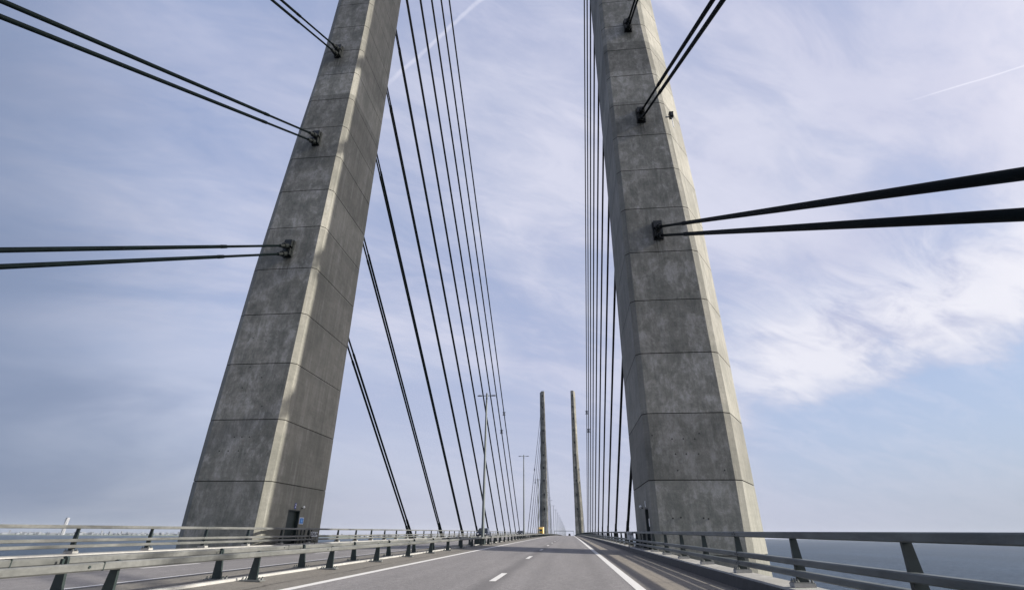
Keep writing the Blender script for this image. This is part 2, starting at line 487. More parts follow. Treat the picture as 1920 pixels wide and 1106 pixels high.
def guard(label, s, first, step, lift):
    root = thing('guard_rail', label, 'guard rail', (C0 + s * 0.47, 0, 0), group='median guard rails')
    ys = [first + step * k for k in range(-3, 178)]
    zt = -0.49 + lift
    mb = MB(); e = .02
    xa, xb = sorted((s * 0.055, s * 0.175))
    h = 0.118
    def sec(y):
        p = prof(y)
        return [(xa + e, zt + p), (xb - e, zt + p), (xb, zt - e + p), (xb, zt - h + e + p), (xb - e, zt - h + p), (xa + e, zt - h + p), (xa, zt - h + e + p), (xa, zt - e + p)]
    mb.loft(sec, [-60.0] + [y for y in ys if y < 720])
    for k, y in enumerate(ys):
        if y < 220 and k % 2 == 0:
            p = prof(y)
            yo = y - .42 if s > 0 else y - .9
            mb.box(xa - .002, xb + .003, yo, yo + .018, zt - h + p - .003, zt + p + .003, 1)
            for q in (-.26,):
                mb.tube(((xa + xb) / 2, yo + q, zt - h * .5 + p), (xb + .012 if s > 0 else xa - .012, yo + q, zt - h * .5 + p), .022, n=6, mi=1)
                mb.tube(((xa + xb) / 2, yo + q, zt - h * .5 + p), (xa - .012 if s > 0 else xb + .012, yo + q, zt - h * .5 + p), .022, n=6, mi=1)
    mb.build('rail_beam', [M['rail'], M['dark_steel']], root)
    def post(mb, y, z, full=True):
        z0 = z - 1.11 + .03; z1 = z - 0.50 + lift
        c0 = 0.0; c1 = -s * 0.0 + (0.03 if s > 0 else -0.035)
        mb.frustum((c0 - .115, c0 + .115, y - .03, y + .03), (c1 - .06, c1 + .06, y - .02, y + .02), z0, z1 - .03, 0)
        # rounded head
        mb.tube((c1, y - .022, z1 - .035), (c1, y + .022, z1 - .035), .062, n=12, mi=0)
        if full:
            mb.box(c0 - .26, c0 + .26, y - .11, y + .11, z0 - .032, z0 - .002, 1)
            for bx in (-.2, .2):
                for by in (-.07, .07):
                    mb.tube((c0 + bx, y + by, z0 - .01), (c0 + bx, y + by, z0 + .06), .014, n=6, mi=0)
                    mb.tube((c0 + bx, y + by, z0 - .002), (c0 + bx, y + by, z0 + .028), .03, n=6, mi=1)
            # little bracket bolt beside the head
            x2 = -s * .075
            mb.box(min(x2, x2 * .4), max(x2, x2 * .4), y - .16, y - .12, z1 - .09, z1 - .012, 0)
    mb = MB(); post(mb, 0, 0)
    pm = mb.mesh('post', [M['dark_steel'], M['galv']])
    for y in ys[:100]:
        put('post', pm, root, (0, y, prof(y)))
    mb = MB()
    for y in ys[100:]: post(mb, y, prof(y), False)
    o = mb.build('distant_posts', M['dark_steel'], root); o['kind'] = 'stuff'

guard('nearer of the two low median guard rails, pale beam hiding its post tops', 1, 12.76, 4.16, 0.0)
guard('farther of the two low median guard rails, dark post heads showing against its beam', -1, 12.82, 4.17, 0.04)

# ------------------------------------------------------------------ pylons
def lerp(tab, z):
    if z <= tab[0][0]: return tab[0][1]
    for (a, va), (b, vb) in zip(tab[:-1], tab[1:]):
        if z <= b: return va + (vb - va) * (z - a) / (b - a)
    return tab[-1][1]
T_FR = [(-62, -5.0), (0, -4.8), (50, -3.35), (141, -2.75)]
T_BK = [(-62, 5.0), (0, 4.8), (75, 4.65), (141, 3.0)]
T_OUT = [(-62, 20.2), (0, 19.18), (5, 19.32), (22, 19.16), (38, 18.6), (50, 18.05), (72, 17.62), (141, 17.5)]
T_RID = [(-62, 22.6), (0, 21.35), (30, 21.0), (55, 20.0), (75, 19.5), (141, 19.1)]
T_IN = [(-62, 13.1), (0, 13.25), (30, 13.38), (75, 13.45), (141, 14.25)]
ANCH = [22.9, 36.1, 49.3] + [49.3 + 12.35 * k for k in range(1, 8)]
JOINTS = [3.3, 7.7, 12.15, 16.51, 20.91, 25.29, 29.55, 33.68, 37.75, 41.81, 45.75, 49.6] + [49.6 + 4.1 * k for k in range(1, 23)]
JOINTS = [3.3 - 4.4 * k for k in range(14, 0, -1)] + JOINTS
JOINTS = [j for j in JOINTS if -61 < j < 139.5]

def pylon_ring(z, s, inset=0.0):
    vf, vb = lerp(T_FR, z) + inset, lerp(T_BK, z) - inset
    a = lerp(T_IN, z) + inset; f = lerp(T_OUT, z) - inset; r = lerp(T_RID, z) - inset
    c = 0.36
    pts = [(a, vf + c), (a + c, vf), (f - .5, vf), (f, vf + .25), (r, -.4), (r, .4), (f, vb - .25), (f - .5, vb), (a + c, vb), (a, vb - c)]
    return [(s * u, v, z) for u, v in pts]

def pylon_body(s):
    mb = MB(); rings = [(-62.0, 0.0)]
    for j in JOINTS:
        rings += [(j - .030, 0), (j - .022, .06), (j + .022, .06), (j + .030, 0)]
    rings.append((139.6, 0)); rings.append((141.0, 0))
    vs = []; 
    for z, i in rings:
        vs += pylon_ring(z, s, i)
    # the top slopes up to the inner side
    n = 10
    for k in range(n):
        x, y, z = vs[-n + k]
        u = abs(x)
        vs[-n + k] = (x, y, 141.0 - (2.4 if u > 18.5 else 0.0))
    b = 0
    for r in range(len(rings) - 1):
        groove = rings[r][1] > 0 or rings[r + 1][1] > 0
        fs = [(r*n+i, r*n+(i+1) % n, (r+1)*n+(i+1) % n, (r+1)*n+i) for i in range(n)]
        for f in fs: mb.f.append(f); mb.m.append(1 if groove else 0); mb.sm.append(False)
    mb.v = vs
    mb.f.append(tuple(range(n))); mb.m.append(0); mb.sm.append(False)
    L = len(vs) - n
    mb.f.append(tuple(L + i for i in range(n))); mb.m.append(0); mb.sm.append(False)
    return mb

def add_text(name, text, size, m, parent, loc, rot, ext=0.004):
    cu = bpy.data.curves.new(name, 'FONT'); cu.body = text; cu.size = size
    cu.align_x = 'CENTER'; cu.align_y = 'CENTER'; cu.extrude = ext
    tmp = bpy.data.objects.new(name, cu); COL.objects.link(tmp)
    bpy.context.view_layer.update()
    me = bpy.data.meshes.new_from_object(tmp.evaluated_get(bpy.context.evaluated_depsgraph_get()))
    bpy.data.objects.remove(tmp)
    me.materials.clear(); me.materials.append(m)
    o = bpy.data.objects.new(name, me); COL.objects.link(o)
    o.parent = parent; o.location = loc; o.rotation_euler = rot
    return o

def pylon(s, yc, label, near):
    root = thing('bridge_pylon', label, 'pylon', (C0, yc, 0), group='concrete bridge pylons')
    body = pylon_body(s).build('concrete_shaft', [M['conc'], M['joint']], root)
    if near:
        # door recess cut into the inner face
        v0, v1 = (-1.33, 0.52) if s < 0 else (-2.95, -1.25)
        zt = 1.57 if s < 0 else 1.72
        z0 = -1.02
        cut = MB()
        xs = sorted((s * 12.9, s * 13.62))
        cut.box(xs[0], xs[1], v0, v1, z0, zt)
        c = cut.build('cutter', M['conc'], root)
        md = body.modifiers.new('door', 'BOOLEAN'); md.operation = 'DIFFERENCE'; md.object = c; md.solver = 'EXACT'
        bpy.context.view_layer.update()
        me = bpy.data.meshes.new_from_object(body.evaluated_get(bpy.context.evaluated_depsgraph_get()))
        body.modifiers.clear(); body.data = me
        bpy.data.objects.remove(c)
        d = MB(); x = sorted((s * 13.50, s * 13.60))
        d.box(x[0], x[1], v0 + .06, v1 - .06, z0, zt - .06)
        door = d.build('door', M['door'], root)
        fr = MB(); x = sorted((s * 13.28, s * 13.61))
        fr.box(x[0], x[1], v0 + .005, v0 + .055, z0, zt - .01)
        fr.box(x[0], x[1], v1 - .055, v1 - .005, z0, zt - .01)
        fr.box(x[0], x[1], v0 + .06, v1 - .06, zt - .06, zt - .01)
        fr.build('frame', M['dark_steel'], door)
        hd = MB(); hx = s * 13.47
        hd.tube((s * 13.50, v1 - .3, -.1), (s * 13.42, v1 - .3, -.1), .02, n=8)
        hd.tube((s * 13.43, v1 - .3, -.1), (s * 13.43, v1 - .45, -.1), .018, n=8)
        hd.build('handle', M['galv'], door)
        # bulkhead light
        wl = MB(); v, z = (0.66, 1.82) if s < 0 else (-.48, 1.87)
        wl.tube((s * 13.29, v, z - .12), (s * 13.12, v, z - .06), .03, n=8)
        wl.sphere((s * 13.08, v, z), .10, .10, .10, mi=1)
        wl.build('wall_lamp', [M['dark_steel'], M['white']], root)
        # tie holes left by the formwork on the front face
        th = MB()
        for (dx, z) in ([(-1.1, 5.95), (-.35, 5.95), (.4, 5.93), (-1.0, 4.95), (-.3, 4.95), (.5, 4.95), (-2.4, 6.2), (.75, 6.3), (-1.0, 3.9), (2.0, 3.9), (-1.7, 1.0), (-1.2, 1.05), (.2, 1.02), (.5, .98)] if s > 0 else [(-1.2, 14.4), (0, 14.1), (-.6, 6.4), (0, 6.4), (.6, 6.4), (-1.5, 5.4), (-.8, 5.4), (.0, 5.4), (.4, 11.0), (-.8, 11.9), (-1, 10.2), (1.0, 8.7)]):
            y = lerp(T_FR, z)
            th.tube((s * 16.2 + dx, y - .004, z), (s * 16.2 + dx, y + .05, z), .055, n=10)
        th.build('tie_holes', M['joint'], root)
    else:
        pl = MB()
        for z in ANCH:
            y = lerp(T_FR, z)
            pl.box(s * 16.15 - .42, s * 16.15 + .42, y - .35, y + .1, z - .8, z + .8)
            pl.box(s * 16.15 - .6, s * 16.15 + .6, y - .06, y + .1, z - 1.1, z + 1.1)
        # these plates belong to the stay cables that end here; see below
    return root

pylon(-1, YN, 'huge near concrete pylon on the left, with a blue sign beside its door', True)
pylon(1, YN, 'huge near concrete pylon on the right, sunlit outer side, standing beside the dark railing', True)
pylon(-1, YF, 'small distant concrete pylon, the left one of the far pair, behind the yellow truck', False)
pylon(1, YF, 'small distant concrete pylon, the right one of the far pair, with sunlit right side', False)

# antenna box high on the near right pylon
t = thing('antenna_box', 'small dark box with white conduit high on the outer edge of the right pylon', 'equipment box', (10.90, 36.6, 35.35))
mb = MB(); mb.box(-.1, .24, -.25, .15, 0, .55); mb.box(-.13, .27, -.28, .18, .55, .59); mb.box(-.04, .18, -.33, -.25, .06, .48)
mb.build('housing', M['plate'], t)
mb = MB(); mb.tube((.10, -.08, -1.2), (.10, -.08, 0), .035, n=8); mb.build('conduit', M['white'], t)
mb = MB(); mb.box(-.45, -.1, 0.0, .1, .2, .28); mb.build('bracket', M['galv'], t)

# signs by the doors
t = thing('number_sign', 'small blue and white sign with the figure 2 above the left pylon door', 'sign', (C0 - 13.24, 40.2, 1.86))
mb = MB(); mb.box(-.012, .012, -.12, .12, -.2, .2); mb.build('board', M['navy'], t)
add_text('figure', '2', 0.4, M['white'], t, (.018, 0, 0), (math.pi/2, 0, math.pi/2))
t = thing('information_sign', 'blue sign with white border right of the left pylon door', 'sign', (C0 - 13.23, 41.5, 0.84))
mb = MB(); mb.box(0, .014, -.34, .34, -.24, .24); mb.build('border', M['white'], t)
mb = MB(); mb.box(.0165, .022, -.30, .30, -.20, .20); mb.build('board', M['blue'], t)
mb = MB(); mb.sphere((.022, 0.02, .09), .006, .06, .05, mi=0); mb.box(.0225, .028, -.10, .14, -.10, .03); mb.build('pictogram', simple('pale blue print', (.15, .38, .75), .5), t)
t = thing('information_sign', 'narrow white sign beside the right pylon door', 'sign', (C0 + 13.23, 37.42, 0.78))
mb = MB(); mb.box(-.014, .0, -.17, .17, -.24, .24); mb.build('board', M['white'], t)
t = thing('number_sign', 'thin white sign above the right pylon door', 'sign', (C0 + 13.22, 38.5, 1.98))
mb = MB(); mb.box(-.014, .0, -.12, .12, -.2, .2); mb.build('board', M['white'], t)

def marker(label, x, y, z, w, h, text, txt2=None):
    t = thing('marker_sign', label, 'sign', (x, y, z))
    mb = MB(); mb.box(-w/2, w/2, -.012, .012, -h/2, h/2); mb.build('board', M['white'], t)
    add_text('lettering', text, h * .95 if not txt2 else h * .5, M['black'], t, (0, -.016, .0 if not txt2 else h * .2), (math.pi/2, 0, 0))
    if txt2:
        add_text('lettering', txt2, h * .36, M['black'], t, (0, -.016, -h * .26), (math.pi/2, 0, 0))
    mb = MB(); mb.tube((-w * .3, .03, -h/2 - .6), (-w * .3, .03, h/2), .025, n=6); mb.tube((w * .3, .03, -h/2 - .6), (w * .3, .03, h/2), .025, n=6)
    mb.build('bracket', M['dark_steel'], t)
    return t
marker('small white plate lettered 106A on the left railing beside the left pylon', C0 - 12.50, 42.5, -0.11, 0.60, 0.36, '106A')
marker('small white plate lettered 106 on the right railing behind the right pylon door', C0 + 12.55, 43.6, -0.02, 0.50, 0.56, '106', 'S')
# little service gates beside the doors
for s, y0 in ((-1, 40.7), (1, 38.2)):
    t = thing('service_gate', 'short dark gate frame in the %s railing, in front of the pylon door' % ('left' if s < 0 else 'right'), 'gate', (C0 + s * 12.98, y0, prof(40)))
    mb = MB()
    for q in (0, .55, 1.1, 2.3):
        mb.box(-.03, .03, q, q + .06, -1.04, .04)
    mb.box(-.02, .02, 0, 1.16, -.02, .03); mb.box(-.02, .02, 0, 1.16, -.42, -.38); mb.box(-.02, .02, 0, 1.16, -.8, -.76)
    mb.box(-.02, .02, 1.1, 2.3, -.02, .03)
    mb.build('gate_frame', M['dark_steel'], t)

# ------------------------------------------------------------------ stay cables
R_C = 0.124
ORD = ['lowest', 'second', 'third', 'fourth', 'fifth', 'sixth', 'seventh', 'eighth', 'ninth', 'tenth and longest']
def outrigger(mb, x, y, s):
    p = prof(y)
    mb.frustum((x - .35, x + .35, y - .5, y + .5), (x - .35, x + .35, y - .5, y + .5), -3.2 + p, -2.0 + p)
    mb.add([(C0 + s * 10.5, y - .3, -2.4 + p), (C0 + s * 10.5, y + .3, -2.4 + p), (x, y + .3, -2.0 + p), (x, y - .3, -2.0 + p),
            (C0 + s * 10.5, y - .3, -5.0 + p), (C0 + s * 10.5, y + .3, -5.0 + p), (x, y + .3, -3.0 + p), (x, y - .3, -3.0 + p)],
           [(0, 1, 2, 3), (7, 6, 5, 4), (0, 3, 7, 4), (1, 5, 6, 2), (0, 4, 5, 1), (3, 2, 6, 7)])
orig = MB()
def stay(s, yc, d, i, far):
    """s side, d=+1 leads away from the camera, i = 0..9"""
    x = C0 + s * 16.15
    zt = ANCH[i]
    yt = yc + (lerp(T_BK, zt) if d > 0 else lerp(T_FR, zt))
    yd = yc + d * ((40.7 if d > 0 or yc > 300 else 41.1) + 20.6 * i)
    slope = (zt - 0.2) / (yt - yd)
    zb = -2.1; yb = yd + (zb - 0.2) / slope
    side = 'left' if s < 0 else 'right'
    which = 'far' if yc > 300 else 'near'
    way = 'running ahead' if d > 0 else ('running back overhead' if yc < 300 else 'running towards us')
    lab = '%s stay cable pair of the %s %s pylon, black, %s' % (ORD[i], which, side, way)
    root = thing('stay_cable', lab, 'stay cable', (x, yt, zt), group='stay cables of the %s pylons' % which)
    dirv = Vector((0, yb - yt, zb - zt)); Ln = dirv.length; u = dirv.normalized()
    sep = 0.42
    side_n = Vector((0, 0, 1))
    for k in (1, -1):
        off = Vector((0, 0, k * sep))
        a = off.copy(); b = off + dirv
        # a mesh running along its own Z so the sheath ribs follow it
        mb = MB()
        n = 12 if not far else 5
        r = R_C
        if not far:
            mb.tube((0, 0, 1.5), (0, 0, 8.9), r * .78, r * .78, n)
            mb.tube((0, 0, 8.8), (0, 0, 9.4), r * 1.04, r * 1.12, n)
            mb.tube((0, 0, 9.4), (0, 0, Ln), r, r, n)
            mb.tube((0, 0, Ln - 6.5), (0, 0, Ln), r * 1.35, r * 1.35, n)
        else:
            mb.tube((0, 0, 0), (0, 0, Ln), r * .95, r * .95, n)
        o = mb.build('cable', M['cable'], root)
        o.location = a
        o.rotation_mode = 'QUATERNION'; o.rotation_quaternion = u.to_track_quat('Z', 'Y')
        if not far:
            so = MB()
            so.tube((0, 0, 0.05), (0, 0, .9), r * 1.75, r * 1.75, 14)
            so.tube((0, 0, .9), (0, 0, 1.15), r * 2.0, r * 2.0, 14)
            so.tube((0, 0, 1.15), (0, 0, 1.75), r * 1.45, r * 1.1, 14)
            q = so.build('socket', M['plate'], root); q.location = a
            q.rotation_mode = 'QUATERNION'; q.rotation_quaternion = u.to_track_quat('Z', 'Y')
    pl = MB()
    if not far:
        y0, y1 = (-.22, .05) if d < 0 else (-.05, .22)
        pl.box(-.40, .40, y0, y1, -.86, .82)
        pl.box(-.34, .34, min(y0, y0 + d * .28), max(y1, y1 + d * .28) if d > 0 else y0, -.74, -.1)
        pl.box(-.34, .34, min(y0, y0 + d * .28), max(y1, y1 + d * .28) if d > 0 else y0, .1, .74)
        pl.build('anchor_plate', M['plate'], root)
    else:
        y0, y1 = (-.3, .06) if d < 0 else (-.06, .3)
        pl.box(-.62, .62, y0, y1, -1.0, 1.0)
        pl.build('anchor_plate', M['plate'], root)
    if i >= 8:   # damper clamps that tie the pair together
        zz = 42.8 if i == 9 else 34.6
        t = (zz - zt) / (zb - zt)
        c = dirv * t
        cl = MB()
        for q in (-1, 1):
            w = .62
            cl.box(c.x - w, c.x + w, c.y - .1, c.y + .1, c.z + q * .62 - .06, c.z + q * .62 + .06)
            cl.box(c.x + q * w * .62 - .05, c.x + q * w * .62 + .05, c.y - .1, c.y + .1, c.z - .62, c.z + .62)
        cl.box(c.x - .25, c.x + .25, c.y - .22, c.y + .22, c.z - .5, c.z + .5)
        cl.build('damper_clamp', M['lamp_head'], root)
    if yd < 1200:
        outrigger(orig, x, yb, s)
for yc, far in ((YN, False), (YF, True)):
    for s in (-1, 1):
        for d in (1, -1):
            for i in range(10):
                if yc == YN and d < 0 and i > 3: continue
                stay(s, yc, d, i, far)
tag(orig.build('cable_outriggers', M['dark_steel']), kind='structure')

# ------------------------------------------------------------------ street lamps
def lamp():
    root = thing('street_lamp', 'nearest twin-armed grey street lamp standing in the median', 'street lamp', group='street lamps along the median')
    mb = MB()
    mb.tube((0, 0, 0), (0, 0, 1.6), .15, .145, 12); mb.tube((0, 0, 1.6), (0, 0, 13.75), .135, .085, 12)
    mb.tube((0, 0, 13.75), (0, 0, 13.82), .075, .07, 12)
    mb.build('mast', M['lamp_steel'], root)
    mb = MB(); mb.box(-.3, .3, -.3, .3, -.02, .04); mb.tube((0, 0, .04), (0, 0, .5), .20, .15, 10)
    mb.build('base', M['dark_steel'], root)
    for k in (-1, 1):
        mb = MB(); mb.tube((k * .05, 0, 13.55), (k * .45, 0, 13.56), .035, n=8); arm = mb.build('arm', M['lamp_steel'], root)
        mb = MB()
        x = sorted((k * .42, k * .98))
        mb.sphere((k * .70, 0, 13.56), .29, .13, .065, 14, 8)
        mb.box(x[0] + .06, x[1] - .12, -.09, .09, 13.51, 13.55)
        mb.build('lamp_head', M['lamp_head'], arm)
    return root
l0 = lamp()
kids = [k for k in COL.objects if k.parent == l0]
nord = ['nearest', 'second nearest', 'third', 'fourth', 'fifth', 'sixth', 'seventh', 'eighth', 'ninth', 'tenth']
for k in range(24):
    y = 50.0 + 45.4 * k
    if k == 0: o = l0
    else:
        o = copy_tree(l0)
        if k == 1: o['label'] = 'second nearest twin-armed street lamp, slim grey mast left of the far pylons'
        elif k < 10: o['label'] = '%s twin-armed street lamp counted from the camera, in the shrinking median row' % nord[k]
        else: o['label'] = 'tiny street lamp in the far hazy end of the median row, beyond the tenth lamp'
    o.location = (C0, y, -1.09 + prof(y) * (1 if y < 500 else 1))

# dark service cabinet and posts at the foot of the nearest lamp
t = thing('service_cabinet', 'dark green cabinet under the guard rails at the foot of the nearest lamp', 'cabinet', (C0, 48.9, -1.1 + prof(49)))
mb = MB(); mb.box(-.5, .38, -.35, .35, 0, .52); mb.box(-.54, .42, -.39, .39, .52, .56); mb.build('cabinet_body', M['dark_steel'], t)
mb = MB(); mb.box(-.03, .03, -.362, -.352, .04, .5); mb.build('door_seam', M['galv'], t)
t = thing('marker_post', 'short pale double post just behind the nearest lamp', 'marker post', (C0 + .62, 50.6, -1.12 + prof(50)))
mb = MB(); mb.box(-.12, -.05, -.04, .04, 0, .66); mb.box(.05, .12, -.04, .04, 0, .66); mb.box(-.14, .14, -.05, .05, .62, .7); mb.box(-.2, .2, -.1, .1, 0, .04)
mb.build('post_frame', M['galv'], t)

# ------------------------------------------------------------------ vehicles
def wheels(root, xs, ys, r, w, name='wheel'):
    mb = MB(); mb.tube((-w/2, 0, 0), (w/2, 0, 0), r, n=18)
    tm = mb.mesh('tyre', M['black'])
    mb = MB(); mb.tube((-w/2 - .01, 0, 0), (w/2 + .01, 0, 0), r * .6, n=12)
    rm = mb.mesh('rim', M['galv'])
    for x in xs:
        for y in ys:
            e = put('wheel', tm, root, (x, y, r))
            put('rim', rm, e)

def car(label, x, y, paint, rz, h=1.62, wd=1.95, ln=4.8, rear=False):
    root = thing('car', label, 'car', (x, y, gz(x, y)), rz, group='cars on the bridge')
    hw = wd / 2
    prof_pts = [(-ln/2, .35), (-ln/2 - .02, .72), (-ln/2 + .25, .88), (-ln/2 + 1.15, 1.0), (-ln/2 + 1.9, h - .08), (-ln/2 + 2.5, h),
                (ln/2 - 1.2, h - .03), (ln/2 - .35, 1.08), (ln/2, .98), (ln/2 + .02, .4), (ln/2 - .2, .28), (-ln/2 + .2, .28)]
    mb = MB(); n = len(prof_pts); vs = []
    for k, sx in enumerate((-1, -.92, .92, 1)):
        for (py, pz) in prof_pts:
            inn = (pz - 1.0) * .28 if pz > 1.0 else 0
            edge = .06 if abs(sx) == 1 else 0
            vs.append((sx * (hw - inn), py * (1 - edge * .15), pz - (edge if pz > .9 else -edge * .3)))
    fs = []
    for k in range(3):
        for i in range(n): fs.append((k*n+i, k*n+(i+1) % n, (k+1)*n+(i+1) % n, (k+1)*n+i))
    fs.append(tuple(range(n))); fs.append(tuple(3*n+i for i in range(n)))
    mb.add(vs, fs); mb.build('body', paint, root)
    # glazing, slightly proud of the body
    def scr(name, p, q, inset):
        mb = MB()
        (y0, z0), (y1, z1) = p, q
        w0 = hw - (z0 - 1.0) * .28 - inset; w1 = hw - (z1 - 1.0) * .28 - inset
        dy = .02 if y1 > y0 else -.02
        mb.add([(-w0, y0 - dy, z0 + .02), (w0, y0 - dy, z0 + .02), (w1, y1 - dy, z1 + .02), (-w1, y1 - dy, z1 + .02), (-w0, y0 + dy, z0 - .03), (w0, y0 + dy, z0 - .03), (w1, y1 + dy, z1 - .03), (-w1, y1 + dy, z1 - .03)],
               [(0, 1, 2, 3), (4, 7, 6, 5), (0, 4, 5, 1), (1, 5, 6, 2), (2, 6, 7, 3), (3, 7, 4, 0)])
        mb.build(name, M['glass'], root)
    scr('windscreen', (-ln/2 + 1.2, 1.03), (-ln/2 + 1.88, h - .12), .14)
    scr('rear_window', (ln/2 - .42, 1.14), (ln/2 - 1.14, h - .1), .14)
    for k in (-1, 1):
        mb = MB(); zt = h - .16; xo = hw - .05
        mb.add([(k * (xo + .015), -ln/2 + 1.5, 1.06), (k * (xo + .015), ln/2 - .8, 1.06), (k * (xo - (zt - 1) * .28 + .03), ln/2 - 1.3, zt), (k * (xo - (zt - 1) * .28 + .03), -ln/2 + 2.0, zt),
                (k * (xo - .03), -ln/2 + 1.5, 1.06), (k * (xo - .03), ln/2 - .8, 1.06), (k * (xo - .2), ln/2 - 1.3, zt), (k * (xo - .2), -ln/2 + 2.0, zt)],
               [(0, 1, 2, 3), (4, 7, 6, 5), (0, 4, 5, 1), (1, 5, 6, 2), (2, 6, 7, 3), (3, 7, 4, 0)])
        mb.build('side_window', M['glass'], root)
        mb = MB(); mb.sphere((k * (hw - .3), -ln/2 + .05, .72), .2, .09, .08); mb.build('headlight', M['lens'], root)
        mb = MB(); mb.box(k * (hw - .15) - .12, k * (hw - .15) + .12, ln/2 - .03, ln/2 + .03, .75, .95); mb.build('tail_light', M['red'], root)
    mb = MB(); mb.box(-.5, .5, -ln/2 - .035, -ln/2 + .02, .46, .68); mb.build('grille', M['black'], root)
    mb = MB(); mb.box(-.26, .26, -ln/2 - .05, -ln/2 - .036, .38, .48); mb.build('licence_plate', M['white'], root)
    wheels(root, (-hw + .12, hw - .12), (-ln/2 + .9, ln/2 - .9), .34, .22)
    return root
car('dark blue car coming towards us, partly behind the nearest lamp mast', 2 * C0 - 0.1, 101.5, M['carpaint'], 0, 1.75, 2.0, 4.9)
car('small dark grey car coming towards us near the second lamp', 2 * C0 - 0.1, 178.0, M['carpaint_grey'], 0, 1.62, 1.95, 4.8)
c = car('tiny dark vehicle far ahead of us on the crest of the road', -0.55, 520.0, M['carpaint_grey'], math.pi, 2.3, 2.1, 5.2)

t = thing('truck', 'yellow truck with dark windscreen coming towards us below the far left pylon', 'truck', (2 * C0 + 0.2, 292.0, gz(2 * C0, 292)))
mb = MB()
mb.add([(-1.36, 0, .45), (1.36, 0, .45), (1.36, 2.3, .45), (-1.36, 2.3, .45), (-1.36, -.04, 1.9), (1.36, -.04, 1.9), (-1.32, .28, 3.35), (1.32, .28, 3.35), (1.32, 2.3, 3.6), (-1.32, 2.3, 3.6)],
       [(0, 3, 2, 1), (0, 1, 5, 4), (4, 5, 7, 6), (6, 7, 8, 9), (1, 2, 8, 7, 5), (3, 0, 4, 6, 9), (2, 3, 9, 8)])
cab = mb.build('cab', M['truck'], t)
mb = MB(); mb.add([(-1.2, -.07, 1.95), (1.2, -.07, 1.95), (1.14, .2, 3.0), (-1.14, .2, 3.0), (-1.2, 0, 1.9), (1.2, 0, 1.9), (1.14, .3, 2.95), (-1.14, .3, 2.95)],
       [(0, 1, 2, 3), (4, 7, 6, 5), (0, 4, 5, 1), (1, 5, 6, 2), (2, 6, 7, 3), (3, 7, 4, 0)]); mb.build('windscreen', M['glass'], cab)
mb = MB(); mb.box(-.95, .95, -.05, .03, .95, 1.45); mb.build('grille', M['black'], cab)
for k in (-1, 1):
    mb = MB(); mb.box(k * 1.1 - .18, k * 1.1 + .18, -.05, .03, .62, .8); mb.build('headlight', M['lens'], cab)
mb = MB(); mb.box(-1.4, 1.4, 2.5, 13.5, 1.0, 4.15); mb.build('cargo_box', M['cream'], t)
mb = MB(); mb.box(-1.1, 1.1, .5, 13.2, .6, .95); mb.build('chassis', M['black'], t)
wheels(t, (-1.1, 1.1), (1.2, 9.6, 11.2), .52, .34)

# far overhead gantry
t = thing('sign_gantry', 'faint overhead gantry spanning the road at the far end of the bridge', 'gantry', (C0, 760, gz(C0, 760)))
for k in (-1, 1):
    mb = MB(); mb.tube((k * 13, 0, -.5), (k * 13, 0, 8.3), .22, n=8); mb.build('post', M['lamp_steel'], t)
mb = MB(); mb.box(-13, 13, -.25, .25, 7.6, 8.2); mb.build('beam', M['lamp_steel'], t)

# ------------------------------------------------------------------ sea, coast and city
SEA = -62.0
mb = MB(); S = 16500
mb.add([(-S, -S, SEA), (S, -S, SEA), (S, S, SEA), (-S, S, SEA)], [(0, 1, 2, 3)])
tag(mb.build('sea', M['sea']), kind='structure')

def azp(deg, D): a = math.radians(deg); return (math.sin(a) * D, math.cos(a) * D)
front = [(-75, 12500), (-60, 11500), (-52, 11000), (-45, 10500), (-38, 10300), (-33, 10600), (-28, 9800), (-24, 9000), (-20, 8200), (-15, 7900), (-11, 7700), (-8, 8200), (-5, 8400), (-3, 9300), (-1.6, 10500)]
mb = MB(); vs = []
for a, D in front:
    x, y = azp(a, D); vs.append((x, y, SEA + 0.5))
for a, D in front:
    x, y = azp(a, D + 250); vs.append((x, y, SEA + 9 + 5 * math.sin(a)))
for a, D in front:
    x, y = azp(a, min(15800, D + 4500)); x = max(-S + 100, x); y = min(y, S - 100); vs.append((x, y, SEA + 16 + 8 * math.sin(a * 1.7)))
n = len(front)
mb.add(vs, [(r*n+i, r*n+i+1, (r+1)*n+i+1, (r+1)*n+i) for r in range(2) for i in range(n-1)])
mb.add([vs[i] for i in range(n)] + [(v[0], v[1], SEA - 1) for v in vs[:n]], [(i, i+1, n+i+1, n+i) for i in range(n-1)])
tag(mb.build('far_shore', M['land']), kind='structure')

def shoreD(a):
    for (a0, d0), (a1, d1) in zip(front[:-1], front[1:]):
        if a0 <= a <= a1: return d0 + (d1 - d0) * (a - a0) / (a1 - a0)
    return front[-1][1]
mb = MB()
for k in range(900):
    a = random.uniform(-58, -2.2)
    D = shoreD(a) + random.uniform(200, 1600)
    x, y = azp(a, D)
    if -30 < a and random.random() < .25: continue
    w = random.uniform(18, 70); dp = random.uniform(15, 40); h = random.choice([10, 14, 18, 22, 30, 38]) * random.uniform(.8, 1.2)
    if random.random() < .05: h *= 1.9; w *= .5
    rz = random.uniform(0, 3.1); c, s_ = math.cos(rz), math.sin(rz)
    pts = [(x + px * c - py * s_, y + px * s_ + py * c) for px, py in ((-w/2, -dp/2), (w/2, -dp/2), (w/2, dp/2), (-w/2, dp/2))]
    z0 = SEA + 3; z1 = SEA + 12 + h * 0.75
    vs = [(p[0], p[1], z0) for p in pts] + [(p[0], p[1], z1) for p in pts]
    mb.add(vs, [(4, 5, 6, 7), (0, 1, 5, 4), (1, 2, 6, 5), (2, 3, 7, 6), (3, 0, 4, 7)])
tag(mb.build('distant_city', M['housewall']), 'hazy pale city spread along the far shore on the left', 'city', kind='stuff')

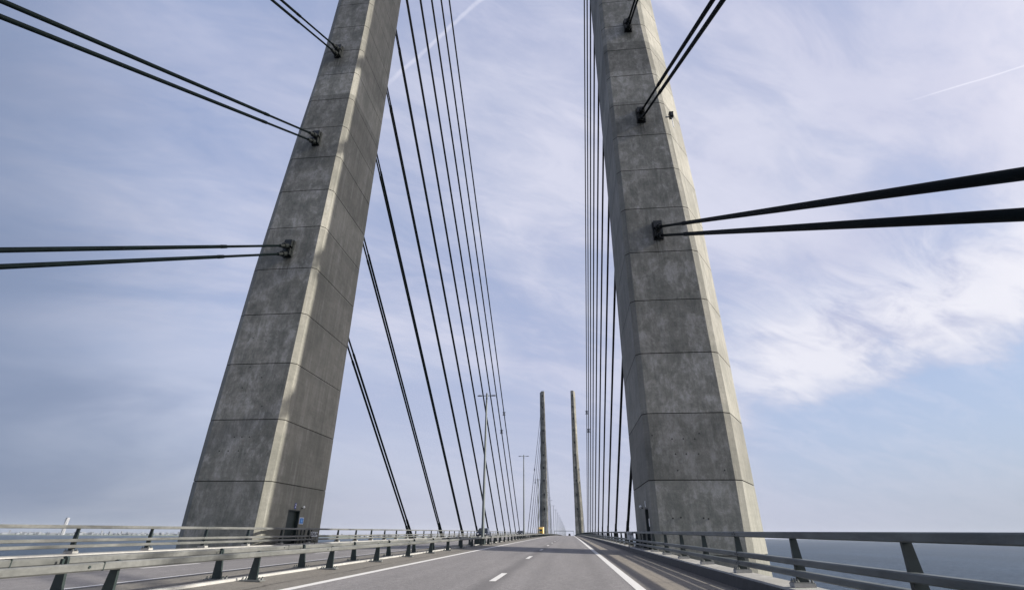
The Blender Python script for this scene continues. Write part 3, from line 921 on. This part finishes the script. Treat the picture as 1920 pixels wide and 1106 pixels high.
# twisted white high-rise
x, y = azp(-45.05, 10700)
mb = MB(); vs = []; NN = 28; H = 235.0
for j in range(NN + 1):
    a = math.radians(90) * j / NN
    for px, py in ((-20, -16), (0, -24), (20, -16), (20, 16), (-20, 16)):
        vs.append((x + px * math.cos(a) - py * math.sin(a), y + px * math.sin(a) + py * math.cos(a), SEA + 5 + H * j / NN))
fs = [(j*5+i, j*5+(i+1) % 5, (j+1)*5+(i+1) % 5, (j+1)*5+i) for j in range(NN) for i in range(5)] + [tuple(NN*5+i for i in range(5))]
mb.add(vs, fs)
tag(mb.build('tower_block', M['tower']), 'single white twisted high-rise on the horizon at far left', 'tower')

# ------------------------------------------------------------------ haze
HAZE = 1.7e-5
if HAZE:
    mb = MB(); mb.box(-17000, 17000, -17000, 17000, SEA - 1.0, 150)
    hm = bpy.data.materials.new('haze air'); hm.use_nodes = True
    nt = hm.node_tree; nt.nodes.clear()
    out = nt.nodes.new('ShaderNodeOutputMaterial'); pv = nt.nodes.new('ShaderNodeVolumePrincipled')
    pv.inputs['Color'].default_value = (0.80, 0.86, 0.95, 1); pv.inputs['Density'].default_value = HAZE
    nt.links.new(pv.outputs[0], out.inputs['Volume'])
    tag(mb.build('haze', hm), kind='stuff')

# ------------------------------------------------------------------ sky
world = bpy.data.worlds.new('World'); scene.world = world; world.use_nodes = True
n = N(world.node_tree); world.node_tree.nodes.clear()
sky = n.node('ShaderNodeTexSky', sky_type='NISHITA')
sky.sun_disc = False; sky.sun_elevation = SUN_EL; sky.sun_rotation = math.radians(90) - SUN_AZ
sky.air_density = 1.0; sky.dust_density = 1.5; sky.ozone_density = 1.5; sky.altitude = 0
tc = n.node('ShaderNodeTexCoord'); D = tc.outputs['Generated']
sep = n.node('ShaderNodeSeparateXYZ'); n.link(D, sep.inputs[0])
dx, dy, dz = sep.outputs
dzc = n.math('MAXIMUM', dz, 0.0)
# clouds on a flat layer high above: project the direction on a plane
inv = n.math('DIVIDE', 1.0, n.math('ADD', dzc, 0.30))
cmb = n.node('ShaderNodeCombineXYZ')
n.link(n.math('MULTIPLY', dx, inv), cmb.inputs[0]); n.link(n.math('MULTIPLY', dy, inv), cmb.inputs[1])
P = cmb.outputs[0]
ang = math.radians(-30)
Q = n.mapping(P, rot=(0, 0, ang))
fib = n.noise(n.mapping(Q, (0.55, 1.9, 1), loc=(3.1, 1.7, 0)), 1.3, 10, 0.58, 0.9)
fine = n.noise(n.mapping(Q, (0.9, 2.2, 1), loc=(7.7, 0.4, 0)), 4.5, 8, 0.66, 0.7)
soft = n.noise(n.mapping(Q, (0.8, 1.4, 1), loc=(1.3, 0.2, 0)), 1.3, 6, 0.55, 0.6)
puff = n.noise(n.mapping(Q, (0.9, 1.5, 1), loc=(5.2, 2.1, 0)), 3.6, 12, 0.58, 0.35)
veil = n.math('ADD', n.math('ADD', n.math('MULTIPLY', fib, 0.45), n.math('MULTIPLY', soft, 0.35)), n.math('MULTIPLY', fine, 0.20))
right = n.step(dx, -0.65, 0.15)
lo = n.math('MULTIPLY_ADD', right, -0.12, 0.46)
mask = n.math('DIVIDE', n.math('SUBTRACT', veil, lo), 0.20, clamp=True)
flat = n.step(dzc, 0.50, 0.12)
mask = n.math('ADD', n.math('MULTIPLY', mask, n.math('SUBTRACT', 1.0, n.math('MULTIPLY', flat, 0.85))), n.math('MULTIPLY', flat, 0.50), clamp=True)
hyp = n.math('SQRT', n.math('ADD', n.math('MULTIPLY', dx, dx), n.math('MULTIPLY', dy, dy)))
el = n.math('DIVIDE', dz, n.math('MAXIMUM', hyp, 0.01))
tt = n.math('DIVIDE', dx, n.math('MAXIMUM', dy, 0.02))
# ragged lower edge of the cloud bank on the right, clear blue below it
edge = n.math('MULTIPLY_ADD', n.math('MINIMUM', tt, 2.0), 0.085, 0.184)
wob = n.math('MULTIPLY', n.math('SUBTRACT', n.math('ADD', n.math('MULTIPLY', puff, 0.6), n.math('MULTIPLY', fib, 0.4)), 0.5), 0.26)
above = n.math('SUBTRACT', n.math('ADD', el, wob), edge)
inx = n.math('MULTIPLY', n.step(tt, 0.22, 0.44), n.step(dy, -0.1, 0.2))
gap = n.math('MULTIPLY', n.step(above, 0.015, -0.03), inx)
bank = n.math('MULTIPLY', n.math('MULTIPLY', n.step(above, -0.016, 0.045), n.step(above, 0.26, 0.09)), inx)
thin = n.step(n.math('MULTIPLY_ADD', fine, 0.5, n.math('MULTIPLY', fib, 0.5)), 0.44, 0.62)
mask = n.math('MULTIPLY', mask, n.math('SUBTRACT', 1.0, n.math('MULTIPLY', gap, 0.8)))
mask = n.math('MAXIMUM', mask, n.math('MULTIPLY', bank, n.step(n.math('MULTIPLY_ADD', puff, 0.6, n.math('MULTIPLY', fib, 0.4)), 0.26, 0.48)), clamp=True)
blue = n.mix(0.75, sky.outputs[0], n.mix(gap, (2.02, 2.36, 3.50), (1.75, 2.3, 3.6)))
cloud = n.mix(n.step(soft, 0.35, 0.62), (2.75, 2.84, 3.72), (3.55, 3.60, 4.28))
col = n.mix(n.math('MULTIPLY', mask, 0.85), blue, cloud)
col = n.mix(n.math('MULTIPLY', n.math('MULTIPLY', thin, right), 0.25), col, (4.1, 4.1, 4.8))
col = n.mix(n.math('MULTIPLY', n.math('MULTIPLY', bank, n.step(n.math('MULTIPLY_ADD', puff, 0.55, n.math('MULTIPLY', fine, 0.45)), 0.36, 0.58)), 0.75), col, (4.9, 4.85, 5.15))
# pale haze towards the horizon
hz = n.math('POWER', 2.718, n.math('MULTIPLY', dzc, -7.0))
hcol = n.mix(n.step(dx, -0.75, -0.2), (1.6, 1.82, 2.25), n.mix(n.step(dx, 0.3, 0.75), (2.6, 2.72, 3.35), (2.15, 2.4, 2.85)))
col = n.mix(n.math('MULTIPLY', hz, 0.92), col, hcol)
# away from the sun the veil is darker
dark = n.step(n.math('ADD', dx, n.math('MULTIPLY', n.math('SUBTRACT', soft, 0.5), 0.25)), -0.52, -0.84)
col = n.mix(n.math('MULTIPLY', dark, n.math('MULTIPLY_ADD', hz, 0.05, 0.72)), col, (0.85, 1.14, 1.78))
# bright aureole of the veiled sun
sv = Vector((math.cos(SUN_EL) * math.cos(SUN_AZ), math.cos(SUN_EL) * math.sin(SUN_AZ), math.sin(SUN_EL)))
q = n.node('ShaderNodeVectorMath', operation='DOT_PRODUCT'); n.link(D, q.inputs[0]); q.inputs[1].default_value = sv
glow = n.math('POWER', n.math('MAXIMUM', q.outputs['Value'], 0.0), 13.0)
col = n.mix(1.0, col, n.mix(glow, (0, 0, 0), (13.0, 11.0, 8.0)), 'ADD')
# vapour trails: narrow great-circle arcs
def trail(a, b, width, amt, frag):
    global col
    va, vb = Vector(a).normalized(), Vector(b).normalized()
    nn = va.cross(vb).normalized(); mid = (va + vb).normalized()
    def dot(v):
        q = n.node('ShaderNodeVectorMath', operation='DOT_PRODUCT'); n.link(D, q.inputs[0]); q.inputs[1].default_value = v
        return q.outputs['Value']
    off = n.math('ADD', dot(nn), n.math('MULTIPLY', n.math('SUBTRACT', n.noise(D, 26.0, 4), 0.5), width * 1.6))
    k = n.step(n.math('ABSOLUTE', off), width, width * 0.15)
    reach = math.cos(math.acos(max(-1, min(1, va.dot(vb)))) / 2)
    k = n.math('MULTIPLY', k, n.step(dot(mid), reach - 0.002, reach + 0.004))
    k = n.math('MULTIPLY', k, n.math('MULTIPLY_ADD', n.step(n.noise(D, 40.0, 3), 0.3, 0.6), frag, 1 - frag))
    col = n.mix(n.math('MULTIPLY', k, amt), col, (4.6, 4.6, 5.2))
trail((-0.09, 0.54, 0.85), (-0.30, 0.622, 0.725), 0.0050, 0.36, 0.35)
trail((0.5354, 0.606, 0.5882), (0.68, 0.49, 0.55), 0.0016, 0.65, 0.2)
bg = n.node('ShaderNodeBackground'); n.link(col, bg.inputs[0]); bg.inputs[1].default_value = 0.1
wo = n.node('ShaderNodeOutputWorld'); n.link(bg.outputs[0], wo.inputs[0])

# ------------------------------------------------------------------ sun
sd = bpy.data.lights.new('sun', 'SUN'); sd.energy = 4.0; sd.angle = math.radians(1.3); sd.color = (1.0, 0.93, 0.82)
so = bpy.data.objects.new('sun', sd); COL.objects.link(so)
tosun = Vector((math.cos(SUN_EL) * math.cos(SUN_AZ), math.cos(SUN_EL) * math.sin(SUN_AZ), math.sin(SUN_EL)))
so.rotation_euler = (-tosun).to_track_quat('-Z', 'Y').to_euler(); so.location = (60, 0, 80)

# ------------------------------------------------------------------ camera
f, pitch, yaw, roll = 937.54, 0.44583, 0.10804, 0.00826
cy, sy = math.cos(yaw), math.sin(yaw)
F = Vector((-sy * math.cos(pitch), cy * math.cos(pitch), math.sin(pitch)))
R = Vector((cy, sy, 0)); U = R.cross(F)
R2 = R * math.cos(roll) + U * math.sin(roll); U2 = U * math.cos(roll) - R * math.sin(roll)
cd = bpy.data.cameras.new('camera'); cam = bpy.data.objects.new('camera', cd); COL.objects.link(cam)
cam.matrix_world = Matrix(((R2.x, U2.x, -F.x, 0), (R2.y, U2.y, -F.y, 0), (R2.z, U2.z, -F.z, 0), (0, 0, 0, 1)))
cd.sensor_width = 36.0; cd.sensor_fit = 'HORIZONTAL'; cd.lens = 36.0 * f / 1920.0
cd.clip_start = 0.05; cd.clip_end = 60000
scene.camera = cam

scene.view_settings.view_transform = 'Standard'; scene.view_settings.look = 'None'
scene.view_settings.gamma = 1.0; scene.view_settings.use_curve_mapping = False
scene.view_settings.exposure = 1.0
scene.cycles.volume_bounces = 0
scene.cycles.max_bounces = 6
